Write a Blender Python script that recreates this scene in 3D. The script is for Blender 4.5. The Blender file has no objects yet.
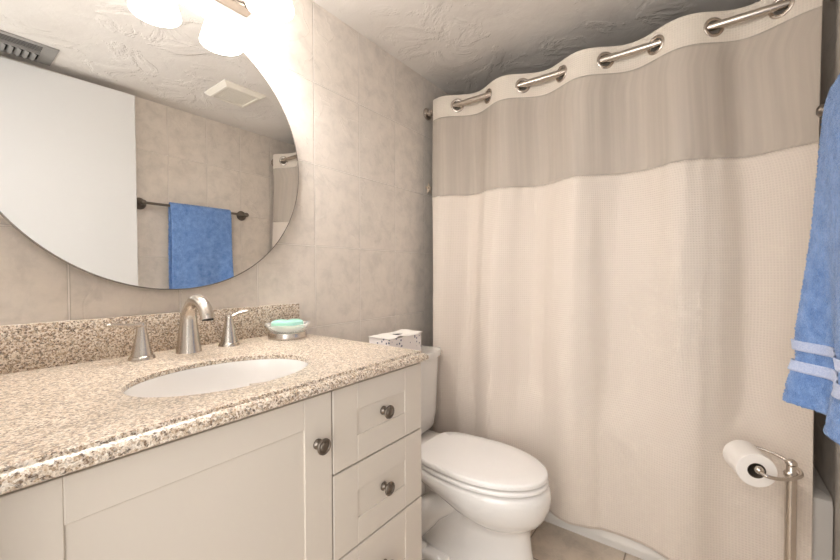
import bpy, bmesh, math, random
from mathutils import Vector, Matrix, noise
random.seed(7)
SC = bpy.context.scene
COL = SC.collection
PI = math.pi
sin, cos = math.sin, math.cos

# ------------------------------------------------------------------ camera
cd = bpy.data.cameras.new('camera')
cam = bpy.data.objects.new('camera', cd)
COL.objects.link(cam)
cd.sensor_width = 36.0
cd.lens = 379.3 / 840 * 36
cd.clip_start = 0.01
YAW, PITCH, ROLL = 0.6449, -0.0186, -0.0039
fw = Vector((cos(YAW), sin(YAW), 0)); rt = Vector((sin(YAW), -cos(YAW), 0)); up = Vector((0, 0, 1))
fw, up = fw * cos(PITCH) + up * sin(PITCH), up * cos(PITCH) - fw * sin(PITCH)
rt, up = rt * cos(ROLL) + up * sin(ROLL), up * cos(ROLL) - rt * sin(ROLL)
m = Matrix.Identity(4)
for i in range(3):
    m[i][0], m[i][1], m[i][2] = rt[i], up[i], -fw[i]
m[0][3], m[1][3], m[2][3] = 0.0, -1.2, 1.0985
cam.matrix_world = m
SC.camera = cam

# ------------------------------------------------------------------ world, lights, exposure
w = bpy.data.worlds.new('world')
SC.world = w
w.use_nodes = True
w.node_tree.nodes['Background'].inputs[0].default_value = (1.0, 0.97, 0.93, 1)
w.node_tree.nodes['Background'].inputs[1].default_value = 0.35
vs = SC.view_settings
vs.view_transform = 'Standard'
vs.look = 'None'
vs.gamma = 1
vs.use_curve_mapping = False
vs.exposure = 0.50
LAMP = 15.0          # emission of the three lit glass shades
HALL_FILL = 20.0          # fill light added unseen beyond the doorway to brighten the room
ld = bpy.data.lights.new('hall_fill', 'AREA')
ld.shape = 'RECTANGLE'; ld.size = 1.9; ld.size_y = 1.0
ld.energy = HALL_FILL
ld.color = (1.0, 0.985, 0.965)
lo = bpy.data.objects.new('hall_fill', ld)
COL.objects.link(lo)
lo.location = (-.75, -1.1, 1.25)
lo.rotation_euler = (0, -PI / 2, 0.25)

# ------------------------------------------------------------------ node helpers
class NT:
    def __init__(s, name):
        s.mat = bpy.data.materials.new(name)
        s.mat.use_nodes = True
        s.t = s.mat.node_tree
        s.b = s.t.nodes['Principled BSDF']
        s.out = s.t.nodes['Material Output']
    def n(s, typ, **kw):
        nd = s.t.nodes.new(typ)
        for k, v in kw.items():
            setattr(nd, k, v)
        return nd
    def set(s, nd, key, v):
        if hasattr(v, 'is_linked') or isinstance(v, bpy.types.NodeSocket):
            s.t.links.new(v, nd.inputs[key])
        else:
            nd.inputs[key].default_value = v
    def math(s, op, a, b=0.0, c=None):
        nd = s.n('ShaderNodeMath', operation=op)
        s.set(nd, 0, a); s.set(nd, 1, b)
        if c is not None: s.set(nd, 2, c)
        return nd.outputs[0]
    def pos(s):
        return s.n('ShaderNodeNewGeometry').outputs['Position']
    def uv(s):
        return s.n('ShaderNodeTexCoord').outputs['UV']
    def sep(s, v):
        nd = s.n('ShaderNodeSeparateXYZ'); s.set(nd, 0, v); return nd.outputs
    def noise(s, scale, detail=4, rough=0.55, vec=None, dist=0.0):
        nd = s.n('ShaderNodeTexNoise')
        s.set(nd, 'Vector', vec if vec is not None else s.pos())
        nd.inputs['Scale'].default_value = scale
        nd.inputs['Detail'].default_value = detail
        nd.inputs['Roughness'].default_value = rough
        nd.inputs['Distortion'].default_value = dist
        return nd.outputs[0]
    def ramp(s, fac, stops, interp='LINEAR'):
        nd = s.n('ShaderNodeValToRGB')
        cr = nd.color_ramp
        cr.interpolation = interp
        while len(cr.elements) < len(stops): cr.elements.new(0.5)
        for e, (p, c) in zip(cr.elements, stops):
            e.position = p
            e.color = (c[0], c[1], c[2], 1) if hasattr(c, '__len__') else (c, c, c, 1)
        s.set(nd, 0, fac)
        return nd.outputs[0]
    def mix(s, fac, a, b, blend='MIX'):
        nd = s.n('ShaderNodeMix', data_type='RGBA', blend_type=blend)
        s.set(nd, 0, fac)
        for k, v in ((6, a), (7, b)):
            if isinstance(v, (tuple, list)): nd.inputs[k].default_value = (v[0], v[1], v[2], 1)
            else: s.t.links.new(v, nd.inputs[k])
        return nd.outputs[2]
    def bump(s, h, strength=0.3, dist=0.002):
        nd = s.n('ShaderNodeBump')
        nd.inputs['Strength'].default_value = strength
        nd.inputs['Distance'].default_value = dist
        s.set(nd, 'Height', h)
        s.t.links.new(nd.outputs[0], s.b.inputs['Normal'])
    def col(s, c):
        s.set(s.b, 'Base Color', (c[0], c[1], c[2], 1) if isinstance(c, (tuple, list)) else c)
    def val(s, **kw):
        for k, v in kw.items():
            s.set(s.b, k.replace('_', ' '), v)

def lin(r, g, b):
    f = lambda c: c / 12.92 if c <= 0.04045 else ((c + 0.055) / 1.055) ** 2.4
    return (f(r / 255), f(g / 255), f(b / 255))

def plain(name, c, rough=0.5, metal=0.0, **kw):
    n = NT(name); n.col(c); n.val(Roughness=rough, Metallic=metal); n.val(**kw)
    return n.mat

def tile_mat(name, ax, ay, x0, y0, tw, th, grout=0.0028, base=(222, 212, 201), groutc=(234, 226, 217), rough=0.42, mottle=1.0):
    n = NT(name)
    p = n.sep(n.pos())
    def cell(v, o, sz):
        q = n.math('DIVIDE', n.math('SUBTRACT', v, o), sz)
        fl = n.math('FLOOR', q)
        fr = n.math('SUBTRACT', q, fl)
        d = n.math('MINIMUM', fr, n.math('SUBTRACT', 1.0, fr))
        return fl, n.math('MULTIPLY', d, sz)
    fx, dx = cell(p[ax], x0, tw)
    fy, dy = cell(p[ay], y0, th)
    d = n.math('MINIMUM', dx, dy)
    gm = n.ramp(n.math('DIVIDE', d, 0.01), [(grout * 50, 0.0), (grout * 72, 1.0)])        # 0 in the joint
    mask = n.ramp(n.math('DIVIDE', d, 0.01), [(grout * 40, 0.0), (grout * 40 + 0.22, 1.0)])  # pillowed tile edge
    cmb = n.n('ShaderNodeCombineXYZ'); n.set(cmb, 0, fx); n.set(cmb, 1, fy)
    wn = n.n('ShaderNodeTexWhiteNoise', noise_dimensions='3D'); n.set(wn, 0, cmb.outputs[0])
    off = n.n('ShaderNodeVectorMath', operation='SCALE'); n.set(off, 0, wn.outputs[1]); off.inputs[3].default_value = 4.0
    vv = n.n('ShaderNodeVectorMath', operation='ADD'); n.set(vv, 0, n.pos()); n.set(vv, 1, off.outputs[0])
    nz = n.noise(15.0, 8, 0.68, vv.outputs[0], 0.3)
    b = lin(*base)
    k = mottle
    c1 = tuple(x * (1 - 0.17 * k) for x in b); c2 = tuple(min(1, x * (1 + 0.08 * k)) for x in b)
    colr = n.ramp(nz, [(0.3, c1), (0.52, b), (0.72, c2)])
    fine = n.noise(75.0, 3, 0.6, vv.outputs[0])
    colr = n.mix(n.math('MULTIPLY', n.math('SUBTRACT', fine, 0.45), 0.35), colr, c1)
    tone = n.math('MULTIPLY_ADD', wn.outputs[0], 0.06, 0.97)
    tn = n.n('ShaderNodeVectorMath', operation='SCALE'); n.set(tn, 0, colr); n.set(tn, 3, tone)
    edge = n.ramp(n.math('DIVIDE', d, 0.01), [(grout * 70, 1.0), (grout * 70 + 0.14, 0.0)])  # shade of the tile relief, painted as a dark line beside the joint
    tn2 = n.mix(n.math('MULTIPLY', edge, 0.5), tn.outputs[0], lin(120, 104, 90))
    n.col(n.mix(gm, lin(*groutc), tn2))
    n.val(Roughness=rough)
    # raised veins like hand-trowelled stone
    ve = n.noise(5.5, 3, 0.5, vv.outputs[0], 0.6)
    vein = n.ramp(n.math('ABSOLUTE', n.math('SUBTRACT', ve, 0.5)), [(0.0, 1.0), (0.012, 0.0)])
    h = n.math('ADD', n.math('MULTIPLY', mask, 1.0), n.math('MULTIPLY', vein, 0.5))
    h = n.math('ADD', h, n.math('MULTIPLY', nz, 0.5))
    n.bump(h, 0.6, 0.003)
    return n.mat

M = {}
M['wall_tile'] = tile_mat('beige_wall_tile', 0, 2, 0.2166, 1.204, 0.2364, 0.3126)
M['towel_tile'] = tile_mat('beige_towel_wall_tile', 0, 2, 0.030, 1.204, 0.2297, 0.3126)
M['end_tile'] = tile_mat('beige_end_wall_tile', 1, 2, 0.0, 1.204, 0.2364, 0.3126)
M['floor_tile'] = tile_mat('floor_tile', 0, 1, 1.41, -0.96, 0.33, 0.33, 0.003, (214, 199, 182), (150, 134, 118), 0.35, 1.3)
M['grey'] = plain('register_paint', lin(150, 147, 143), 0.4)
M['dark'] = plain('dark_recess', (0.02, 0.018, 0.016), 0.8)

n = NT('trowelled_plaster'); n.col(n.mix(n.ramp(n.noise(3.0, 3), [(0.3, 0.0), (0.7, 1.0)]), lin(222, 216, 209), lin(232, 227, 221))); n.val(Roughness=0.55)
r1 = n.n('ShaderNodeTexNoise', noise_type='RIDGED_MULTIFRACTAL'); n.set(r1, 'Vector', n.pos()); r1.inputs['Scale'].default_value = 3.0; r1.inputs['Detail'].default_value = 5; r1.inputs['Distortion'].default_value = 0.35
h1 = n.ramp(r1.outputs[0], [(0.7, 0.0), (1.4, 1.0)])
h2 = n.noise(10, 6, 0.62, None, 0.4)
h3 = n.ramp(n.noise(5, 6, 0.6, None, 0.6), [(0.5, 0.0), (0.58, 1.0)])
n.bump(n.math('ADD', n.math('ADD', n.math('MULTIPLY', h1, 0.6), n.math('MULTIPLY', h2, 0.6)), n.math('MULTIPLY', h3, 0.5)), 0.6, 0.011)
M['plaster'] = n.mat

n = NT('speckled_granite')
vo = n.n('ShaderNodeTexVoronoi'); n.set(vo, 'Vector', n.pos()); vo.inputs['Scale'].default_value = 290
vs_ = n.sep(vo.outputs['Color'])
g1 = n.ramp(vs_[0], [(0.0, lin(72, 54, 40)), (0.16, lin(126, 100, 76)), (0.32, lin(182, 157, 129)), (0.52, lin(216, 201, 183)), (0.78, lin(238, 228, 215))], 'CONSTANT')
v2 = n.n('ShaderNodeTexVoronoi'); n.set(v2, 'Vector', n.pos()); v2.inputs['Scale'].default_value = 560
g2 = n.ramp(n.sep(v2.outputs['Color'])[1], [(0.0, lin(68, 52, 40)), (0.12, lin(142, 116, 91)), (0.32, lin(204, 187, 167)), (0.66, lin(234, 223, 208))], 'CONSTANT')
n.col(n.mix(0.42, g1, g2)); n.val(Roughness=0.34, Coat_Weight=0.45, Coat_Roughness=0.3)
M['granite'] = n.mat

M['cabinet'] = plain('cream_cabinet_paint', lin(210, 200, 188), 0.42)
M['white_gloss'] = plain('white_porcelain', lin(236, 232, 228), 0.12, Coat_Weight=0.4, Coat_Roughness=0.05)
M['tub'] = plain('white_tub_enamel', lin(228, 223, 217), 0.2)
M['seat'] = plain('white_seat_plastic', lin(238, 234, 230), 0.25)
M['door'] = plain('white_door_paint', lin(212, 211, 209), 0.5)
M['white_plastic'] = plain('white_plastic_grille', lin(232, 226, 214), 0.45)
M['nickel'] = plain('brushed_nickel', lin(208, 200, 191), 0.27, 1.0, Anisotropic=0.4)
M['plate'] = plain('polished_nickel_plate', lin(138, 130, 122), 0.18, 1.0)
M['rod'] = plain('satin_steel', lin(200, 190, 180), 0.25, 1.0)
M['bronze'] = plain('dark_pewter', lin(128, 119, 110), 0.34, 1.0)
M['mirror'] = plain('mirror_silver', (0.93, 0.93, 0.92), 0.0, 1.0)
M['edge'] = plain('mirror_edge_glass', lin(150, 141, 132), 0.25, 0.3)
M['mint'] = plain('mint_soap', lin(170, 222, 205), 0.4, Subsurface_Weight=0.15)
n = NT('frosted_dish_glass'); n.col((0.92, 0.93, 0.91)); n.val(Roughness=0.08, Alpha=0.3); M['glass'] = n.mat
n = NT('lit_frosted_glass'); n.col((1, 1, 1)); n.val(Emission_Color=(1.0, 0.965, 0.925, 1), Emission_Strength=LAMP, Roughness=0.4); M['shade'] = n.mat
n = NT('lit_bulb'); n.col((1, 1, 1)); n.val(Emission_Color=(1.0, 0.965, 0.925, 1), Emission_Strength=LAMP * 6.5, Roughness=0.4); M['bulb'] = n.mat
M['paper'] = plain('soft_white_paper', lin(240, 234, 228), 0.9)
M['core'] = plain('grey_cardboard', lin(96, 84, 74), 0.9)

def fabric(name, c, weave, trans=0.12, bumpd=0.0008, streak=0.0):
    n = NT(name)
    u = n.sep(n.uv())
    base = lin(*c)
    if weave:
        a = n.math('SINE', n.math('MULTIPLY', u[0], 2 * PI / weave)); b = n.math('SINE', n.math('MULTIPLY', u[1], 2 * PI / weave))
        h = n.math('MAXIMUM', a, b)
        n.col(n.mix(n.ramp(h, [(0.2, 0.0), (1.0, 1.0)]), tuple(x * 0.93 for x in base), base))
        n.bump(h, 0.6, bumpd)
    else:
        st = n.n('ShaderNodeTexNoise', noise_dimensions='2D')
        mp = n.n('ShaderNodeMapping'); n.set(mp, 0, n.uv()); mp.inputs['Scale'].default_value = (60, 1.5, 1)
        n.set(st, 'Vector', mp.outputs[0]); st.inputs['Scale'].default_value = 1.0; st.inputs['Detail'].default_value = 3
        n.col(n.mix(n.ramp(st.outputs[0], [(0.35, 0.0), (0.7, 1.0)]), tuple(x * (1 - streak) for x in base), base))
    n.val(Roughness=0.85, Sheen_Weight=0.15)
    tr = n.n('ShaderNodeBsdfTranslucent'); tr.inputs[0].default_value = (*base, 1)
    mx = n.n('ShaderNodeMixShader'); mx.inputs[0].default_value = trans
    n.t.links.new(n.b.outputs[0], mx.inputs[1]); n.t.links.new(tr.outputs[0], mx.inputs[2])
    n.t.links.new(mx.outputs[0], n.out.inputs[0])
    return n.mat
M['waffle'] = fabric('cream_waffle_cotton', (232, 219, 206), 0.0085)
M['header'] = fabric('cream_header_cotton', (234, 223, 209), 0.0085)
M['sheer'] = fabric('taupe_voile', (194, 182, 169), 0, 0.1, streak=0.10)

n = NT('blue_terry')
sp = n.noise(420, 2, 0.7); lo_ = n.noise(38, 3, 0.6)
n.col(n.mix(n.ramp(n.math('MULTIPLY_ADD', sp, 0.5, n.math('MULTIPLY', lo_, 0.5)), [(0.33, 0.0), (0.67, 1.0)]), lin(62, 110, 178), lin(140, 174, 226)))
n.val(Roughness=0.95, Sheen_Weight=0.35, Sheen_Roughness=0.5)
n.bump(n.math('ADD', sp, lo_), 0.9, 0.003)
M['terry'] = n.mat
n = NT('pale_blue_band'); n.col(n.mix(n.ramp(n.noise(300, 2), [(0.3, 0.0), (0.7, 1.0)]), lin(166, 182, 218), lin(198, 206, 230))); n.val(Roughness=0.9, Sheen_Weight=0.3); n.bump(n.noise(300, 2), 0.5, 0.002); M['band'] = n.mat

n = NT('dotted_box_card')
tc = n.n('ShaderNodeTexCoord').outputs['Object']
vo = n.n('ShaderNodeTexVoronoi'); n.set(vo, 'Vector', tc); vo.inputs['Scale'].default_value = 70
dots = n.ramp(vo.outputs['Distance'], [(0.26, 1.0), (0.34, 0.0)])
pick = n.ramp(n.sep(vo.outputs['Color'])[0], [(0.42, 0.0), (0.47, 1.0)])
n.col(n.mix(n.math('MULTIPLY', dots, pick), lin(238, 230, 226), lin(96, 98, 120))); n.val(Roughness=0.6); M['dotcard'] = n.mat
M['starry'] = plain('sandy_star', lin(204, 184, 162), 0.7)

# ------------------------------------------------------------------ mesh helpers
ORG = {}
def tag(o, label, cat, group=None):
    o['label'] = label; o['category'] = cat
    if group: o['group'] = group
    return o
def thing(name, loc, label, cat):
    o = bpy.data.objects.new(name, None); COL.objects.link(o)
    o.location = loc; o.empty_display_size = 0.05
    ORG[o] = Vector(loc)
    return tag(o, label, cat)
def obj(name, bm, mat, parent=None, smooth=True, angle=35, origin=None, label=None):
    bmesh.ops.recalc_face_normals(bm, faces=bm.faces)
    me = bpy.data.meshes.new(name)
    if parent is not None:
        org = ORG[parent]
    elif origin is not None:
        org = Vector(origin)
    else:
        c = [v.co for v in bm.verts]
        org = Vector(((min(p.x for p in c) + max(p.x for p in c)) / 2, (min(p.y for p in c) + max(p.y for p in c)) / 2, min(p.z for p in c)))
    bmesh.ops.translate(bm, verts=bm.verts, vec=-org)
    bm.to_mesh(me); bm.free()
    if smooth:
        for p in me.polygons: p.use_smooth = True
        if angle < 180: me.set_sharp_from_angle(angle=math.radians(angle))
    for mm in (mat if isinstance(mat, list) else [mat]):
        me.materials.append(mm)
    o = bpy.data.objects.new(name, me); COL.objects.link(o)
    if parent is not None: o.parent = parent
    else: o.location = org
    ORG[o] = org
    if label: o['label'] = label
    return o
def structure(name, bm, mat, **kw):
    o = obj(name, bm, mat, **kw); o['kind'] = 'structure'; return o
def NB(): return bmesh.new()
def box(bm, x0, x1, y0, y1, z0, z1, bev=0.0, seg=2, mi=0):
    r = bmesh.ops.create_cube(bm, size=1)
    vs = r['verts']
    for v in vs:
        v.co = Vector((x0 + (v.co.x + .5) * (x1 - x0), y0 + (v.co.y + .5) * (y1 - y0), z0 + (v.co.z + .5) * (z1 - z0)))
    fs = set(f for v in vs for f in v.link_faces)
    for f in fs: f.material_index = mi
    if bev > 0:
        es = list(set(e for v in vs for e in v.link_edges))
        bmesh.ops.bevel(bm, geom=es, offset=bev, segments=seg, affect='EDGES', profile=0.5, clamp_overlap=True)
    return bm
def loft(bm, rings, close=True, cap0=True, cap1=True, mi=0):
    R = [[bm.verts.new(p) for p in r] for r in rings]
    k = len(R[0])
    for a, b in zip(R, R[1:]):
        for i in range(k if close else k - 1):
            j = (i + 1) % k
            f = bm.faces.new((a[i], a[j], b[j], b[i])); f.material_index = mi
    if cap0: bm.faces.new(R[0][::-1]).material_index = mi
    if cap1: bm.faces.new(R[-1]).material_index = mi
    return R
def lathe(bm, prof, c=(0, 0, 0), axis='Z', seg=32, cap0=True, cap1=True, mat=None):
    """prof: list of (radius, height) along axis"""
    c = Vector(c)
    q = {'Z': Matrix.Identity(3), 'Y': Matrix(((1, 0, 0), (0, 0, -1), (0, 1, 0))), '-Y': Matrix(((1, 0, 0), (0, 0, 1), (0, -1, 0))), 'X': Matrix(((0, 0, 1), (0, 1, 0), (-1, 0, 0)))}.get(axis) if isinstance(axis, str) else axis
    if axis == 'Y': q = Matrix(((1, 0, 0), (0, 0, 1), (0, -1, 0))); q = Matrix(((1, 0, 0), (0, 0, 1), (0, 1, 0)))
    if axis == '-Y': q = Matrix(((1, 0, 0), (0, 0, -1), (0, -1, 0)))
    if isinstance(axis, Vector):
        z = axis.normalized(); x = z.orthogonal().normalized(); y = z.cross(x)
        q = Matrix((x, y, z)).transposed()
    rings = []
    for r, h in prof:
        r = max(r, 1e-5)
        rings.append([c + q @ Vector((r * cos(2 * PI * i / seg), r * sin(2 * PI * i / seg), h)) for i in range(seg)])
    loft(bm, rings, True, cap0, cap1)
    return bm
def tube(bm, pts, rad, seg=14, caps=True, closed=False, flat=1.0, upv=None):
    pts = [Vector(p) for p in pts]
    k = len(pts)
    rads = rad if isinstance(rad, (list, tuple)) else [rad] * k
    rings = []
    prev = None
    for i, p in enumerate(pts):
        if closed: t = pts[(i + 1) % k] - pts[i - 1]
        else: t = pts[min(i + 1, k - 1)] - pts[max(i - 1, 0)]
        t.normalize()
        if prev is None:
            nrm = (upv if upv is not None else t.orthogonal()); nrm = (nrm - t * nrm.dot(t)).normalized()
        else:
            nrm = (prev - t * prev.dot(t)).normalized()
        prev = nrm
        bn = t.cross(nrm)
        r = rads[i]
        rings.append([p + (nrm * cos(2 * PI * j / seg) * flat + bn * sin(2 * PI * j / seg)) * r for j in range(seg)])
    if closed: rings.append(rings[0])
    loft(bm, rings, True, caps and not closed, caps and not closed)
    if closed: bmesh.ops.remove_doubles(bm, verts=bm.verts, dist=1e-6)
    return bm
def spline(pts, sub=8):
    P = [Vector(p) for p in pts]; out = []
    for i in range(len(P) - 1):
        a, b, c, d = P[max(i - 1, 0)], P[i], P[i + 1], P[min(i + 2, len(P) - 1)]
        for k in range(sub):
            t = k / sub
            out.append(0.5 * ((2 * b) + (c - a) * t + (2 * a - 5 * b + 4 * c - d) * t * t + (3 * b - a - 3 * c + d) * t ** 3))
    out.append(P[-1]); return out
def interp(x, xs, ys):
    if x <= xs[0]: return ys[0]
    for a, b, c, d in zip(xs, xs[1:], ys, ys[1:]):
        if x <= b: return c + (d - c) * (x - a) / (b - a)
    return ys[-1]
def smooth(t):
    t = max(0, min(1, t)); return t * t * (3 - 2 * t)

# ------------------------------------------------------------------ room shell
H = 2.133; XL, XR, YW = -0.02, 2.43, -1.51
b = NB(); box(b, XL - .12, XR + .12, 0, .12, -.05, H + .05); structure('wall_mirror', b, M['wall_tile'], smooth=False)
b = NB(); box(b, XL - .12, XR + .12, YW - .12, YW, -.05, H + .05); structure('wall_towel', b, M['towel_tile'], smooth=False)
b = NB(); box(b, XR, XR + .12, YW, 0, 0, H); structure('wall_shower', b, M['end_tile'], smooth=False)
b = NB()
box(b, XL - .12, XL, YW, -1.465, 0, H); box(b, XL - .12, XL, -.66, 0, 0, H); box(b, XL - .12, XL, -1.465, -.66, 2.1, H)
structure('wall_doorway', b, M['door'], smooth=False)
b = NB(); box(b, XL - .12, XR + .12, YW - .12, .12, H, H + .08); structure('ceiling', b, M['plaster'], smooth=False)
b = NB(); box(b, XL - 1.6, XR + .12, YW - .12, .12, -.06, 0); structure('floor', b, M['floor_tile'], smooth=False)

# open white door leaf standing back against the towel wall (seen in the mirror)
b = NB(); box(b, -.012, .752, -.019, .019, .012, 2.090, .002, 1)
o = structure('door_1', b, M['door'], origin=(-.012, 0, 0))
o.location = (-.012, -1.452, 0); o.rotation_euler = (0, 0, math.atan2(.045, .8))
# ------------------------------------------------------------------ bathtub
def rrect(x0, x1, y0, y1, r, z, k=8):
    out = []
    for cx, cy, a0 in ((x1 - r, y1 - r, 0), (x0 + r, y1 - r, PI / 2), (x0 + r, y0 + r, PI), (x1 - r, y0 + r, 1.5 * PI)):
        for i in range(k + 1):
            a = a0 + PI / 2 * i / k
            out.append((cx + r * cos(a), cy + r * sin(a), z))
    return out
tx0, tx1, ty0, ty1 = 1.608, XR - .003, YW + .003, -.003
b = NB()
loft(b, [rrect(tx0 + .045, tx1, ty0, ty1, .004, 0.0), rrect(tx0 + .045, tx1, ty0, ty1, .004, .05), rrect(tx0, tx1, ty0, ty1, .004, .055), rrect(tx0, tx1, ty0, ty1, .004, .398),
         rrect(tx0 + .006, tx1, ty0, ty1, .006, .418), rrect(tx0 + .02, tx1, ty0, ty1, .01, .425), rrect(tx0 + .07, tx1 - .05, ty0 + .05, ty1 - .09, .1, .423),
         rrect(tx0 + .085, tx1 - .06, ty0 + .06, ty1 - .1, .1, .405), rrect(tx0 + .12, tx1 - .1, ty0 + .13, ty1 - .14, .12, .12), rrect(tx0 + .2, tx1 - .18, ty0 + .24, ty1 - .22, .1, .07)])
tag(obj('bathtub', b, M['tub'], angle=40), 'white bathtub behind the cream shower curtain', 'bathtub')

# ------------------------------------------------------------------ vanity cabinet
vx0, vx1, vf = -.017, .826, -.565
van = thing('vanity_cabinet', ((vx0 + vx1) / 2, -.28, 0), 'cream shaker vanity cabinet with drawers under the granite countertop', 'cabinet')
b = NB()
box(b, vx0, vx0 + .018, vf, -.004, .001, .861); box(b, vx1 - .018, vx1, vf, -.004, .001, .852, .001, 1); box(b, vx0 + .018, vx1 - .018, -.016, -.004, .09, .861)
box(b, vx0 + .018, vx1 - .018, vf, -.016, .09, .108); box(b, vx0 + .018, vx1 - .018, vf + .06, vf + .075, .001, .09)
box(b, vx0 + .018, vx1 - .018, vf + .03, vf + .048, .80, .861); box(b, .503, .53, vf + .02, -.016, .108, .82); box(b, vx0, .034, vf - .0165, vf + .018, .108, .82)
for z in (.67, .483, .29): box(b, .53, vx1 - .018, vf + .03, vf + .048, z - .012, z + .012)
obj('body', b, M['cabinet'], van)
def shaker(bm, x0, x1, z0, z1, st, rl, y=vf, t=.017, rec=.003):
    """five piece front: frame of stiles and rails with a recessed flat panel"""
    box(bm, x0, x0 + st, y - t, y - .001, z0, z1, .0012, 1)
    box(bm, x1 - st, x1, y - t, y - .001, z0, z1, .0012, 1)
    box(bm, x0 + st, x1 - st, y - t, y - .001, z1 - rl, z1, .0012, 1)
    box(bm, x0 + st, x1 - st, y - t, y - .001, z0, z0 + rl, .0012, 1)
    box(bm, x0 + st - .002, x1 - st + .002, y - t + rec, y - .001, z0 + rl - .002, z1 - rl + .002)
def knob(x, z, parent):
    b = NB()
    lathe(b, [(.0105, 0), (.0105, .002), (.0075, .0045), (.0058, .008), (.0058, .0135), (.0085, .0165), (.0150, .0180), (.0162, .0200), (.0160, .0222), (.0142, .0236), (.0122, .0232), (.0112, .0216), (.0098, .0216), (.0088, .0230), (.006, .0242), (0, .0246)], (x, vf - .017, z), '-Y', 32)
    obj('knob', b, M['bronze'], parent, angle=50, label='dark pewter round knob')
for x0, x1, kx in ((.036, .5145, .478),):
    b = NB(); shaker(b, x0, x1, .098, .8535, .067, .06)
    d = obj('door', b, M['cabinet'], van); knob(kx, .757, d)
for z0, z1 in ((.6765, .8535), (.489, .6725), (.295, .485), (.098, .291)):
    b = NB(); shaker(b, .518, .8255, z0, z1, .070, .060)
    d = obj('drawer', b, M['cabinet'], van); knob(.672, (z0 + z1) / 2 + .003, d)

# countertop slab with oval cut-out, ogee front edge and backsplash
ct = thing('countertop', (.2, -.3, .861), 'speckled beige granite countertop with backsplash and oval sink cutout', 'countertop')
cx0, cx1, cyf, zt, zb = -.0185, .833, -.603, .8884, .8625
sxc, syc, sa, sb_ = .400, -.381, .182, .136
b = NB()
N = 96
# top face ring between sink ellipse and rectangle
angs = [2 * PI * i / N for i in range(N)]
rx0, rx1, ry0, ry1 = cx0, cx1 - .012, cyf + .012, -.001
def rectray(a):
    dx, dy = cos(a), sin(a); t = 1e9
    if dx > 1e-9: t = min(t, (rx1 - sxc) / dx)
    if dx < -1e-9: t = min(t, (rx0 - sxc) / dx)
    if dy > 1e-9: t = min(t, (ry1 - syc) / dy)
    if dy < -1e-9: t = min(t, (ry0 - syc) / dy)
    return (sxc + dx * t, syc + dy * t)
angs = sorted(angs + [math.atan2(y - syc, x - sxc) % (2 * PI) for x in (rx0, rx1) for y in (ry0, ry1)])
outer = [rectray(a) for a in angs]
def ell(s, z): return [(sxc + (sa + s) * cos(a), syc + (sb_ + s) * sin(a), z) for a in angs]
def off(o, d, z):
    out = []
    for x, y in o:
        X = x + (d if abs(x - rx1) < 1e-6 else 0); Y = y - (d if abs(y - ry0) < 1e-6 else 0)
        out.append((X, Y, z))
    return out
rings = [off(outer, 0, zb), off(outer, .008, zb), off(outer, .0115, zb + .003), off(outer, .012, zb + .0075), off(outer, .0105, zb + .013), off(outer, .006, zb + .0178),
         off(outer, .000, zb + .0200), off(outer, -.002, zb + .0202), off(outer, -.0032, zt - .0012), off(outer, -.0045, zt), ell(.003, zt), ell(.0008, zt - .001), ell(0, zt - .003), ell(0, zt - .0105), ell(.03, zt - .0105), ell(.03, zb)]
loft(b, rings, True, False, False)
R0 = [v for v in b.verts][:len(angs)]; R1 = [v for v in b.verts][-len(angs):]
for i in range(len(angs)):
    j = (i + 1) % len(angs); b.faces.new((R0[i], R0[j], R1[j], R1[i]))
slab = obj('slab', b, M['granite'], ct, angle=28)
b = NB(); box(b, cx0, .838, -.021, -.001, zt, .990, .002, 2); obj('backsplash', b, M['granite'], ct)

# undermount sink
sk = thing('sink', (sxc, syc, .71), 'white oval undermount sink set in the granite countertop', 'sink')
b = NB()
zr_ = zt - .011
prof = [(.022, zr_), (-.001, zr_), (-.003, zr_ - .006), (-.006, zr_ - .03), (-.014, zb - .07), (-.035, zb - .105), (-.07, zb - .128), (-.105, zb - .138)]
aa = [2 * PI * i / 72 for i in range(72)]
rg = [[(sxc + (sa + s) * cos(a), syc + (sb_ + s * (.9 if s < 0 else 1)) * sin(a), z) for a in aa] for s, z in prof]
ro = [[(sxc + (sa + s) * cos(a), syc + (sb_ + s * (.9 if s < 0 else 1)) * sin(a), z) for a in aa] for s, z in [(-.1, zb - .15), (-.06, zb - .14), (-.02, zb - .11), (.01, zb - .06), (.016, zr_ - .02), (.022, zr_ - .008)]]
loft(b, ro + rg, True, True, True)
obj('basin', b, M['white_gloss'], sk, angle=60)
b = NB(); lathe(b, [(.024, 0), (.0245, .002), (.018, .003), (.017, .001), (0, .0015)], (sxc, syc, zb - .1378), 'Z', 28); obj('drain', b, M['nickel'], sk)

# widespread faucet
fx, fy = .440, -.088
fa = thing('faucet', (fx, fy, zt), 'brushed nickel widespread faucet with two lever handles on the granite countertop', 'faucet')
b = NB()
path = spline([(fx, fy, zt), (fx, fy, zt + .035), (fx, fy - .0, zt + .075), (fx, fy - .006, zt + .108), (fx, fy - .030, zt + .134), (fx, fy - .062, zt + .140), (fx, fy - .092, zt + .127), (fx, fy - .108, zt + .107), (fx, fy - .112, zt + .095)], 6)
L = len(path)
rr = [interp(i / (L - 1), [0, .1, .28, .45, .7, .9, 1], [.0315, .0275, .0205, .0165, .0155, .0165, .0172]) for i in range(L)]
tube(b, path, rr, 24, upv=Vector((1, 0, 0)))
sp_ = obj('spout', b, M['nickel'], fa, angle=60)
b = NB(); lathe(b, [(.013, 0), (.013, .004), (.0, .004)], path[-1] + Vector((0, 0, -.002)), 'Z', 20); obj('aerator', b, M['dark'], sp_)
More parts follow.
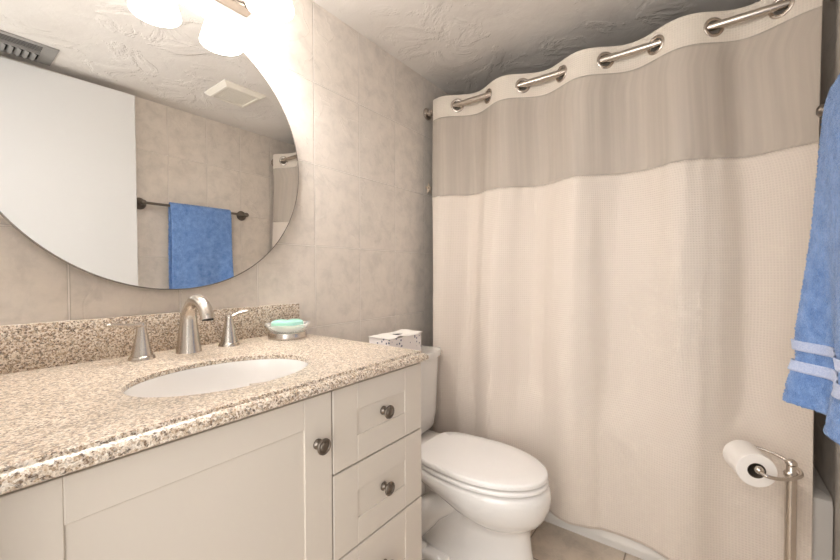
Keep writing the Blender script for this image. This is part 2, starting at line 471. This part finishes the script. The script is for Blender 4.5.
for hx, s, lv in ((.333, -1, [(.004, 0, -.003), (-.012, -.004, .000), (-.04, -.012, .003), (-.066, -.021, .0075), (-.076, -.024, .0085)]), (.548, 1, [(-.004, 0, -.003), (.010, -.002, .002), (.030, -.006, .010), (.046, -.011, .0125), (.053, -.013, .013)])):
    b = NB()
    lathe(b, [(.0285, 0), (.0285, .003), (.026, .008), (.0235, .009), (.0225, .012), (.0175, .035), (.0125, .062), (.0105, .078), (.0115, .086), (.0100, .0905), (0, .0925)], (hx, fy, zt), 'Z', 32)
    hd = obj('handle', b, M['nickel'], fa, angle=30)
    b = NB()
    pp = spline([Vector((hx, fy, zt + .085)) + Vector(q) for q in lv], 6)
    K = len(pp)
    tube(b, pp, [interp(i / (K - 1), [0, .3, .85, 1], [.0115, .0100, .0095, .006]) for i in range(K)], 16, flat=.5, upv=Vector((0, 0, 1)))
    obj('lever', b, M['nickel'], hd, angle=60)

# soap dish and soap
dx, dy = .728, -.110
sd = thing('soap_dish', (dx, dy, zt), 'round nickel soap dish with flared glass bowl near the end of the backsplash', 'soap dish')
b = NB(); lathe(b, [(.058, 0), (.0605, .001), (.061, .017), (.059, .0205), (.054, .021), (0, .020)], (dx, dy, zt + .001), 'Z', 40); obj('base', b, M['nickel'], sd)
b = NB(); lathe(b, [(.0, .0215), (.047, .0218), (.055, .025), (.064, .036), (.070, .046), (.069, .0468), (.063, .038), (.054, .0275), (.046, .0245), (0, .0242)], (dx, dy, zt + .001), 'Z', 40); obj('bowl', b, M['glass'], sd, angle=60)
b = NB()
bmesh.ops.create_uvsphere(b, u_segments=32, v_segments=20, radius=1)
for v in b.verts:
    c = v.co; e = .62
    f = lambda t: math.copysign(abs(t) ** e, t)
    v.co = Vector((f(c.x) * .050, f(c.y) * .030, f(c.z) * .0155)); v.co.z -= .003 * math.exp(-(v.co.x / .012) ** 2) * (1 if v.co.z > 0 else 0)
ra = Matrix.Rotation(-.55, 4, 'Z')
for v in b.verts: v.co = ra @ v.co + Vector((dx, dy, zt + .0455))
tag(obj('soap_bar', b, M['mint'], angle=180), 'mint green soap bar lying in the soap dish', 'soap')

# ------------------------------------------------------------------ mirror (frameless circle)
mc, mr = (.437, 1.455), .4015
mi = thing('round_mirror', (mc[0], -.012, mc[1] - mr), 'large frameless round mirror on the tiled wall above the sink', 'mirror')
b = NB(); lathe(b, [(mr - .0035, .0), (mr - .0035, .0005)], (mc[0], -.0245, mc[1]), '-Y', 160); obj('mirror_glass', b, M['mirror'], mi, angle=20)
b = NB(); lathe(b, [(mr - .06, 0), (mr - .05, .0), (mr - .05, .0175), (mr - .001, .0178), (mr, .0185), (mr, .0222), (mr - .001, .0234), (mr - .0036, .0235), (mr - .02, .0215)], (mc[0], -.001, mc[1]), '-Y', 160); obj('mirror_edge', b, M['edge'], mi, angle=30)

# ------------------------------------------------------------------ vanity light with three glass shades
vl = thing('vanity_light', (.445, -.002, 1.914), 'lit vanity light with white glass shades above the round mirror', 'light fixture')
b = NB(); box(b, .228, .664, -.050, -.002, 1.937, 1.995, .003, 2); box(b, .231, .661, -.046, -.002, 1.929, 1.937, .001, 1); bp = obj('backplate', b, M['plate'], vl)
for i, x in enumerate((.640, .445, .250)):
    y = -.172
    b = NB(); tube(b, spline([(x, -.048, 1.955), (x, -.09, 1.962), (x, -.14, 1.995), (x, y, 2.03), (x, y, 2.012)], 6), .008, 12); obj('arm', b, M['nickel'], vl)
    b = NB(); lathe(b, [(.0, 2.018), (.022, 2.016), (.026, 2.005), (.027, 1.985)], (x, y, 0), 'Z', 28, cap1=True); obj('socket_cup', b, M['nickel'], vl)
    b = NB(); lathe(b, [(.026, 1.987), (.031, 1.982), (.044, 1.955), (.054, 1.925), (.062, 1.895), (.066, 1.882), (.0655, 1.878), (.0625, 1.879), (.058, 1.897), (.05, 1.926), (.040, 1.954), (.028, 1.978)], (x, y, 0), 'Z', 40, cap0=False, cap1=False)
    obj('glass_shade', b, M['shade'], vl, angle=80)
    b = NB(); lathe(b, [(.013, 1.982), (.015, 1.955), (.027, 1.925), (.030, 1.905), (.025, 1.888), (.012, 1.8795), (0, 1.878)], (x, y, 0), 'Z', 28); obj('bulb', b, M['bulb'], vl, angle=80)

# ------------------------------------------------------------------ shower rod and curtain
RX, RZ = 1.66, 1.948
def rodx(y): return 1.660 - .012 * y
rd = thing('shower_rod', (RX, -.755, RZ), 'straight satin steel shower rod running below the ceiling', 'curtain rod')
b = NB(); tube(b, [(rodx(-.012), -.012, RZ), (rodx(-.92), -.92, RZ)], .0145, 24); tube(b, [(rodx(-.9), -.9, RZ), (rodx(YW), YW + .012, RZ)], .0128, 24); obj('rod', b, M['rod'], rd, angle=60)
for y, ax in ((-.002, '-Y'), (YW + .002, 'Y')):
    b = NB(); lathe(b, [(.031, 0), (.032, .004), (.030, .009), (.021, .013), (.0175, .016), (.017, .034), (.0145, .036)], (rodx(y), y, RZ), ax, 32); obj('flange', b, M['rod'], rd, angle=40)

P_ = .342; YF = -.105; YL, YR = -.056, -1.474
ZTOP, ZB1, ZB2, ZBOT = RZ + .050, RZ - .056, 1.487, .094
def cur(y, z):
    """curtain surface: folds that weave round the rod and fall outside the tub"""
    t = (ZTOP - z) / (ZTOP - ZBOT)
    mean = rodx(y) - .080 * smooth((t - .02) / .9)
    A = interp(t, [0, .06, .25, .6, 1], [.034, .034, .038, .045, .038])
    ph = 2 * PI * (y - YF) / P_
    dr = smooth(t / .5) * .55 * sin(y * 4.1 + 1.0)
    x = mean - A * cos(ph + dr * (1 - .6 * smooth((t - .6) / .4)))
    q = smooth((t - .045) / .06)
    x += q * .0045 * sin(37 * y + 2.2 * sin(5 * y) + .9 * sin(z * 2.0)) * (1 - .55 * smooth((t - .3) / .5))
    x += q * (.015 * noise.noise(Vector((y * 7.0, z * 0.8, 3.7))) + .005 * noise.noise(Vector((y * 24, z * 1.6, 8.1))) * (1 - .4 * t))
    # tucks just under the sewn seams
    x += .0028 * math.exp(-max(0, ZB2 - z) / .07) * (1 if z <= ZB2 else math.exp(-(z - ZB2) / .02)) * sin(95 * y + 3 * sin(11 * y))
    lim = 1.600 + .16 * smooth((z - .45) / .5); k = 90
    return -math.log(math.exp(-k * x) + math.exp(-k * lim)) / k
def curtain_grid(name, z0, z1, nz, mat, parent, ny=560, holes=()):
    b = NB(); uvl = b.loops.layers.uv.new('UVMap')
    V = []
    for k in range(nz + 1):
        z = z0 + (z1 - z0) * k / nz
        row = []; s = 0; prev = None
        for i in range(ny + 1):
            yl = YL - .062 * smooth((ZTOP - z) / 1.5); yr = YR + .018 * smooth((ZTOP - z) / 1.5); y = yl + (yr - yl) * i / ny
            zz = z
            x = cur(y, z)
            if z1 > ZTOP - .01: zz = z
            p = Vector((x, y, zz))
            if prev is not None: s += (p - prev).length
            prev = p
            row.append((b.verts.new(p), s, zz))
        V.append(row)
    for k in range(nz):
        for i in range(ny):
            q = (V[k][i], V[k][i + 1], V[k + 1][i + 1], V[k + 1][i])
            c = sum((v[0].co for v in q), Vector()) / 4
            if any((c - h).length < .0235 for h in holes): continue
            f = b.faces.new([v[0] for v in q])
            for lp, v in zip(f.loops, q): lp[uvl].uv = (v[1], v[2])
    bmesh.ops.delete(b, geom=[v for v in b.verts if not v.link_faces], context='VERTS')
    o = obj(name, b, mat, parent, angle=180)
    md = o.modifiers.new('thickness', 'SOLIDIFY'); md.thickness = .0016; md.offset = 0
    return o
sc_ = thing('shower_curtain', (1.62, -.755, ZBOT), 'cream waffle shower curtain with a taupe band and steel grommets', 'shower curtain')
gy = [YF - P_ * (.25 + .5 * i) for i in range(8)]
gp = [Vector((cur(y, RZ), y, RZ)) for y in gy]
gp = [Vector((rodx(y), y, RZ - .004)) for y in gy]
curtain_grid('header', ZB1, ZTOP, 40, M['header'], sc_, 720, gp)
curtain_grid('sheer_band', ZB2, ZB1, 40, M['sheer'], sc_, 480)
curtain_grid('waffle_panel', ZBOT, ZB2, 110, M['waffle'], sc_, 480)
for p in gp:
    d = .004
    tg = Vector((cur(p.y - d, RZ) - cur(p.y + d, RZ), -2 * d, 0)).normalized()
    ax = tg.cross(Vector((0, 0, 1))).normalized()
    if ax.x > 0: ax = -ax
    b = NB(); lathe(b, [(.0225, -.0035), (.0335, -.0035), (.034, -.002), (.034, .002), (.0325, .0038), (.028, .0046), (.0245, .004), (.0225, .0025), (.0225, -.0035)], p, ax, 36, cap0=False, cap1=False)
    bmesh.ops.remove_doubles(b, verts=b.verts, dist=1e-6)
    obj('grommet', b, M['rod'], sc_, angle=50, label='round satin steel grommet')

# ------------------------------------------------------------------ toilet
TX = 1.275
to = thing('toilet', (TX, -.4, 0), 'white toilet with closed lid between the vanity and the shower curtain', 'toilet')
def egg(hw, yb, yf, z, k=56, sq=2.0, wide=.50, bw=None):
    """egg outline: back edge yb (flat-ish), tip yf"""
    out = []
    yc = yb + (yf - yb) * wide
    for i in range(k):
        a = 2 * PI * i / k
        c, s = cos(a), sin(a)
        if s < 0:      # toward the tip
            e = 2.0
            X = hw * math.copysign(abs(c) ** (2 / e), c); Y = yc + (yf - yc) * abs(s) ** (2 / e)
        else:
            e = 2.0 + sq
            X = hw * math.copysign(abs(c) ** (2 / e), c); Y = yc + (yb - yc) * abs(s) ** (2 / e)
            if bw is not None: X *= 1 - (1 - bw) * smooth((yc - Y) / (yc - yb) if False else (Y - yc) / (yb - yc))
        out.append((TX + X, Y, z))
    return out
b = NB()
S = [(0, .112, -.12, -.742), (.03, .112, -.12, -.742), (.045, .104, -.12, -.735), (.12, .096, -.12, -.722), (.175, .096, -.12, -.716), (.200, .104, -.11, -.720), (.215, .122, -.10, -.735), (.235, .142, -.10, -.756), (.262, .158, -.10, -.773), (.295, .167, -.10, -.783), (.325, .169, -.10, -.786), (.345, .167, -.10, -.782), (.354, .163, -.10, -.776), (.357, .155, -.10, -.768)]
def lift(p):
    x, y, z = p
    if .19 < z < .345: z += (.335 - z) * smooth((y + .64) / .36) * .75 * (1 if z < .335 else 0)
    return (x, y, z)
loft(b, [[lift(q) for q in egg(hw, yb, yf, z, sq=1.2, wide=.62, bw=.72)] for z, hw, yb, yf in S])
# deck that carries the tank
loft(b, [rrect(TX - .10, TX + .10, -.33, -.03, .03, .22), rrect(TX - .13, TX + .13, -.33, -.025, .03, .30), rrect(TX - .165, TX + .165, -.33, -.025, .04, .345), rrect(TX - .165, TX + .165, -.33, -.025, .04, .358), rrect(TX - .16, TX + .16, -.325, -.03, .04, .361)])
# trapway rolls that swell out of the pedestal
for s in (-1, 1):
    tube(b, spline([(TX + s * .03, -.56, .255), (TX + s * .06, -.46, .245), (TX + s * .085, -.37, .20), (TX + s * .088, -.30, .12), (TX + s * .08, -.25, .06), (TX + s * .06, -.19, .05)], 6), [interp(i / 30, [0, .2, .5, 1], [.02, .045, .055, .045]) for i in range(31)], 20)
    box(b, TX + s * .085 - .055, TX + s * .085 + .055, -.46, -.2, .0, .045, .015, 3)
obj('bowl', b, M['white_gloss'], to, angle=50)
for s in (-1, 1):
    b = NB(); lathe(b, [(.017, 0), (.0165, .008), (.012, .016), (0, .02)], (TX + s * .118, -.335, .044), 'Z', 24); obj('bolt_cap', b, M['seat'], to)
def slab_egg(name, z0, z1, hw, yb, yf, mat, dome=0.0, r=.008):
    b = NB()
    prs = [(z0, -r * .5), (z0 + r * .3, 0), (z1 - r, 0), (z1 - r * .3, -r * .35), (z1, -r)]
    rings = [egg(hw + d, yb - 0 * d, yf - d, z, sq=3.0, wide=.48, bw=.90) for z, d in prs]
    for t in (.8, .5, .2):
        rings.append([(TX + (x - TX) * t, -.5 + (y + .5) * t, z1 + dome * (1 - t * t)) for x, y, z in egg(hw - r, yb, yf + r, z1, sq=3.0, wide=.48, bw=.90)])
    loft(b, rings)
    return obj(name, b, mat, to, angle=45)
slab_egg('seat', .3620, .3775, .166, -.30, -.777, M['seat'])
slab_egg('seat_lid', .3825, .402, .165, -.285, -.775, M['seat'], .003)
for s in (-1, 1):
    b = NB(); box(b, TX + s * .075 - .02, TX + s * .075 + .02, -.315, -.268, .361, .386, .006, 3); obj('hinge', b, M['seat'], to)
b = NB()
def tank_ring(hw, yb, yf, bow, z, k=10):
    pts = []
    r = .028
    for (cx, cy, a0) in ((hw - r, yb - .006, 0), (-hw + r, yb - .006, PI / 2)):
        for i in range(5):
            a = a0 + PI / 2 * i / 4
            pts.append((TX + cx + r * .2 * cos(a), cy + .006 * sin(a), z))
    for i in range(2 * k + 1):
        t = -1 + i / k
        e = 1 - abs(t) ** 5 * .24
        pts.append((TX + hw * t, yf * 1 + (-bow) * (1 - t * t) + .026 * abs(t) ** 8, z))
    return pts
loft(b, [tank_ring(.195, -.03, -.175, .010, .372), tank_ring(.209, -.025, -.186, .012, .385), tank_ring(.227, -.022, -.190, .014, .45), tank_ring(.236, -.02, -.192, .016, .62), tank_ring(.241, -.02, -.193, .016, .705)])
obj('tank', b, M['white_gloss'], to, angle=40)
b = NB()
loft(b, [tank_ring(0.242, -.018, -.194, .016, .705), tank_ring(0.250, -.016, -.202, .017, .709), tank_ring(0.251, -.016, -.204, .017, .730), tank_ring(0.248, -.017, -.201, .017, .737), tank_ring(0.240, -.02, -.194, .017, .739)])
obj('tank_lid', b, M['white_gloss'], to, angle=40)
b = NB(); tube(b, [(TX + .135, -.12, .335), (TX + .135, -.12, .385)], .007, 12); lathe(b, [(.013, 0), (.013, .008), (0, .009)], (TX + .135, -.12, .335), 'Z', 6); obj('tank_bolt', b, M['nickel'], to)

# tissue box on the tank
tb = thing('tissue_box', (1.232, -.142, .7395), 'white dotted tissue box lying on the toilet tank lid', 'tissue box')
def place(bm, p, a):
    bmesh.ops.transform(bm, matrix=Matrix.Translation(p) @ Matrix.Rotation(a, 4, 'Z'), verts=bm.verts)
b = NB(); box(b, -.10, .10, -.06, .06, 0, .092, .0015, 1)
place(b, (1.232, -.142, .7402), -.05); obj('carton', b, M['dotcard'], tb)
b = NB(); nx, ny = 30, 16
V = [[b.verts.new(((-.104 + .210 * i / nx) * (1 + .02 * (i / nx)), -.063 + .126 * j / ny, .0935 + .004 * abs(noise.noise(Vector((i * .28, j * .35, 1.2)))) + .007 * max(0, 1 - abs(i - 9) / 5) * (j < 14) + .006 * smooth((i - 22) / 8))) for j in range(ny + 1)] for i in range(nx + 1)]
for i in range(nx):
    for j in range(ny):
        u, v = (i + .5) / nx * 2 - 1, (j + .5) / ny * 2 - 1
        if ((u - .05) / .33) ** 2 + ((v - .1) / .35) ** 2 < 1: continue
        b.faces.new((V[i][j], V[i + 1][j], V[i + 1][j + 1], V[i][j + 1]))
bmesh.ops.delete(b, geom=[v for v in b.verts if not v.link_faces], context='VERTS')
bmesh.ops.solidify(b, geom=b.faces[:], thickness=.0012)
place(b, (1.232, -.142, .7402), -.05); obj('top_flap', b, M['paper'], tb, angle=30)
b = NB(); lathe(b, [(1, 0), (0, .0004)], (0, 0, 0), 'Z', 24)
for v in b.verts: v.co = Vector((v.co.x * .033 + .005, v.co.y * .021 + .006, .0926 + v.co.z * .3))
place(b, (1.232, -.142, .7402), -.05); obj('opening', b, M['dark'], tb)

# small star ornament on the tile beside the curtain
b = NB()
sx, sz = 1.675, 1.553
pts = []
for i in range(10):
    a = PI / 2 + i * PI / 5 + .15; r = .036 if i % 2 == 0 else .014
    pts.append((sx + r * cos(a), -.002, sz + r * sin(a)))
c0 = b.verts.new((sx, -.014, sz)); vv = [b.verts.new(p) for p in pts]; c1 = b.verts.new((sx, -.001, sz))
for i in range(10):
    b.faces.new((c0, vv[i], vv[(i + 1) % 10])); b.faces.new((c1, vv[(i + 1) % 10], vv[i]))
tag(obj('star_ornament', b, M['starry'], smooth=False), 'small sandy star ornament on the wall tile beside the curtain', 'ornament')

# ------------------------------------------------------------------ toilet paper stand and roll
px, py, ph_ = 1.461, -1.396, .553
st = thing('toilet_paper_stand', (px, py, 0), 'brushed nickel toilet paper stand before the shower curtain', 'paper stand')
b = NB(); lathe(b, [(.078, 0), (.08, .003), (.079, .008), (.06, .013), (.02, .02), (.016, .03)], (px, py, .001), 'Z', 40); obj('base', b, M['nickel'], st)
b = NB(); lathe(b, [(.0128, .02), (.0128, ph_ - .03), (.0165, ph_ - .026), (.0165, ph_ - .018), (.011, ph_ - .012), (.010, ph_ + .004), (.013, ph_ + .008), (.0125, ph_ + .014), (.007, ph_ + .02), (0, ph_ + .021)], (px, py, 0), 'Z', 28); obj('pole', b, M['nickel'], st, angle=40)
b = NB()
tube(b, spline([(1.428, -1.314, .552), (1.400, -1.321, .550), (1.374, -1.334, .546), (1.385, -1.365, .541), (1.420, -1.395, .537), (1.462, -1.417, .536), (1.503, -1.410, .541), (1.534, -1.372, .553), (1.541, -1.32, .560), (1.523, -1.287, .555), (1.480, -1.296, .552)], 8), .0048, 14)
lathe(b, [(0, -.011), (.007, -.009), (.0105, -.004), (.0105, .004), (.007, .009), (0, .011)], (1.392, -1.323, .550), Vector((.96, .28, 0)), 20)
obj('holder_arm', b, M['nickel'], st, angle=60)
ra_ = Vector((.96, .28, 0)).normalized(); rc = Vector((1.404, -1.3195, .5415))
ro_ = thing('toilet_paper_roll', (1.45, -1.306, .488), 'white toilet paper roll hanging on the nickel stand', 'toilet paper')
b = NB(); lathe(b, [(.0215, 0), (.045, 0), (.0465, .0015), (.0465, .0975), (.045, .099), (.0215, .099), (.0215, 0)], rc, ra_, 56, False, False)
bmesh.ops.remove_doubles(b, verts=b.verts, dist=1e-6); obj('paper', b, M['paper'], ro_, angle=40)
b = NB(); lathe(b, [(.0213, .0005), (.0213, .0995), (.0200, .0995), (.0200, .0005), (.0213, .0005)], rc, ra_, 40, False, False)
bmesh.ops.remove_doubles(b, verts=b.verts, dist=1e-6); obj('core', b, M['core'], ro_, angle=40)

# ------------------------------------------------------------------ towel bar and blue towel on the wall opposite the mirror
BY, BZ = -1.446, 1.512
bar = thing('towel_bar', (1.1225, YW, BZ), 'dark pewter towel bar on the tiled wall opposite the mirror', 'towel bar')
b = NB(); tube(b, [(.778, BY, BZ), (1.428, BY, BZ)], .0078, 18); obj('bar', b, M['bronze'], bar, angle=60)
for x in (.796, 1.408):
    b = NB(); lathe(b, [(.034, 0), (.0345, .003), (.032, .009), (.019, .016), (.0125, .024), (.011, .055), (.0135, .061), (.0155, .070), (.0135, .079), (.008, .083), (0, .084)], (x, YW + .001, BZ), 'Y', 30); obj('post', b, M['bronze'], bar, angle=45)
tw0, tw1, tzb = .930, 1.293, .778
zs = [tzb, .80, .91, 1.10, 1.30, 1.39, 1.47, 1.505]
ys = [-1.390, -1.394, -1.403, -1.409, -1.415, -1.419, -1.425, -1.4305]
def hem(x):
    xs = [.93, 1.0, 1.06, 1.13, 1.20, 1.293]; hs = [-.012, -.016, -.004, -.020, -.032, .030]
    for a, c, e, g in zip(xs, xs[1:], hs, hs[1:]):
        if x <= c: return e + (g - e) * smooth((x - a) / (c - a))
    return hs[-1]
def towel_front(x, z):
    t = smooth((1.45 - z) / (1.45 - tzb))
    base = interp(z, zs, ys)
    base += t ** 1.3 * hem(x) - .008 * t * (1 - t) - .009 * math.exp(-((z - .885) / .04) ** 2)
    return max(base, -1.4305) if z > 1.0 else max(base, -1.437)
prof = [(None, tzb + (1.505 - tzb) * k / 120) for k in range(121)]
b = NB(); NX = 64; V = []
for i in range(NX + 1):
    x = tw0 + (tw1 - tw0) * i / NX
    pts = [(towel_front(x, z), z) for _, z in prof]
    for k in range(1, 9):
        a = PI * k / 9
        pts.append((BY + .0155 * cos(a), 1.505 + .0225 * sin(a)))
    pts += [(BY - .0155 - .008 * smooth((1.5 - z) / .3), z) for z in [1.505 - .62 * k / 60 for k in range(61)]]
    V.append([b.verts.new((x + .004 * sin(z * 9) * (1 if i == NX else .0), y, z)) for y, z in pts])
for i in range(NX):
    for k in range(len(V[0]) - 1): b.faces.new((V[i][k], V[i + 1][k], V[i + 1][k + 1], V[i][k + 1]))
tow = obj('bath_towel', b, M['terry'], angle=180)
tag(tow, 'blue terry towel hanging over the towel bar', 'towel')
md = tow.modifiers.new('pile', 'SOLIDIFY'); md.thickness = .013; md.offset = 0
sd_ = tow.modifiers.new('fine', 'SUBSURF'); sd_.levels = 1; sd_.render_levels = 1
tx = bpy.data.textures.new('pile_noise', 'CLOUDS'); tx.noise_scale = .0035; tx.noise_depth = 1
dp = tow.modifiers.new('loops', 'DISPLACE'); dp.texture = tx; dp.texture_coords = 'LOCAL'; dp.strength = .007; dp.mid_level = .5
for z0, z1 in ((.908, .932), (.858, .883)):
    b = NB(); V = []
    for i in range(NX + 1):
        x = tw0 + (tw1 + .009 - tw0) * i / NX
        V.append([b.verts.new((x, towel_front(x, z0 + (z1 - z0) * k / 6) + .0105, z0 + (z1 - z0) * k / 6)) for k in range(7)])
    for i in range(NX):
        for k in range(6): b.faces.new((V[i][k], V[i + 1][k], V[i + 1][k + 1], V[i][k + 1]))
    W = [b.verts.new((tw1 + .0095, towel_front(tw1, z0 + (z1 - z0) * k / 6) - .007, z0 + (z1 - z0) * k / 6)) for k in range(7)]
    for k in range(6): b.faces.new((V[NX][k], W[k], W[k + 1], V[NX][k + 1]))
    o = obj('border_band', b, M['band'], tow, angle=180, label='pale blue woven border band')
    md = o.modifiers.new('t', 'SOLIDIFY'); md.thickness = .002; md.offset = 0

# ------------------------------------------------------------------ vents in the ceiling (seen in the mirror)
fv = thing('exhaust_fan', (1.125, -1.02, H), 'square white exhaust fan grille on the ceiling', 'vent')
fx0, fx1, fy0, fy1 = 1.005, 1.243, -1.138, -.900
b = NB()
def fr(d, z): return [(fx0 + d, fy0 + d, z), (fx1 - d, fy0 + d, z), (fx1 - d, fy1 - d, z), (fx0 + d, fy1 - d, z)]
loft(b, [fr(0, H - .0005), fr(0, H - .006), fr(.022, H - .022), fr(.034, H - .022), fr(.036, H - .010)], True, False, True)
obj('frame', b, M['white_plastic'], fv, smooth=False)
for k in range(2):
    b = NB(); yy = fy0 + .079 + .079 * k; box(b, fx0 + .034, fx1 - .034, yy - .003, yy + .003, H - .018, H - .010); obj('bar', b, M['white_plastic'], fv, smooth=False)
b = NB()
for k in range(22):
    yy = fy0 + .042 + k * .0073; box(b, fx0 + .036, fx1 - .036, yy, yy + .0055, H - .0175, H - .0105)
obj('louver', b, M['white_plastic'], fv, smooth=False)

rg_ = thing('air_register', (.25, -1.34, H), 'grey metal air register with curved blades on the ceiling', 'vent')
ax0, ax1, ay0, ay1 = .06, .416, -1.445, -1.236
b = NB()
def ring(bm, x0, x1, y0, y1, wd, wr, z0, z1):
    box(bm, x0, x1, y0, y0 + wd, z0, z1); box(bm, x0, x1, y1 - wd, y1, z0, z1); box(bm, x0, x0 + wr, y0 + wd, y1 - wd, z0, z1); box(bm, x1 - wr, x1, y0 + wd, y1 - wd, z0, z1)
ring(b, ax0, ax1, ay0, ay1, .022, .05, H - .006, H - .0005); obj('frame', b, M['grey'], rg_, smooth=False)
b = NB(); box(b, ax0 + .05, ax1 - .05, ay0 + .022, ay1 - .022, H - .002, H - .0008); obj('backing', b, M['dark'], rg_, smooth=False)
ym = (ay0 + ay1) / 2 + .01
b = NB(); box(b, ax0 + .05, ax1 - .05, ym - .003, ym + .003, H - .014, H - .002); obj('divider', b, M['grey'], rg_, smooth=False)
for k in range(5):
    yy = ym + .010 + k * .0140
    b = NB(); loft(b, [[(x, yy + .000, H - .002), (x, yy + .003, H - .002), (x, yy + .0035, H - .0042), (x, yy + .0005, H - .0042)] for x in (ax0 + .052, ax1 - .052)]); obj('louver', b, M['grey'], rg_, smooth=False)
for k in range(10):
    xx = ax0 + .058 + k * .0245
    b = NB(); rings = []
    for j in range(9):
        t = j / 8; a = t * 1.25
        rings.append([(xx + .022 * (1 - cos(a)), y, H - .003 - .022 * sin(a) * .7) for y in (ay0 + .024, ym - .004)] + [(xx + .022 * (1 - cos(a)) + .0016, y, H - .003 - .022 * sin(a) * .7) for y in (ym - .004, ay0 + .024)])
    loft(b, rings); obj('blade', b, M['grey'], rg_, angle=40)
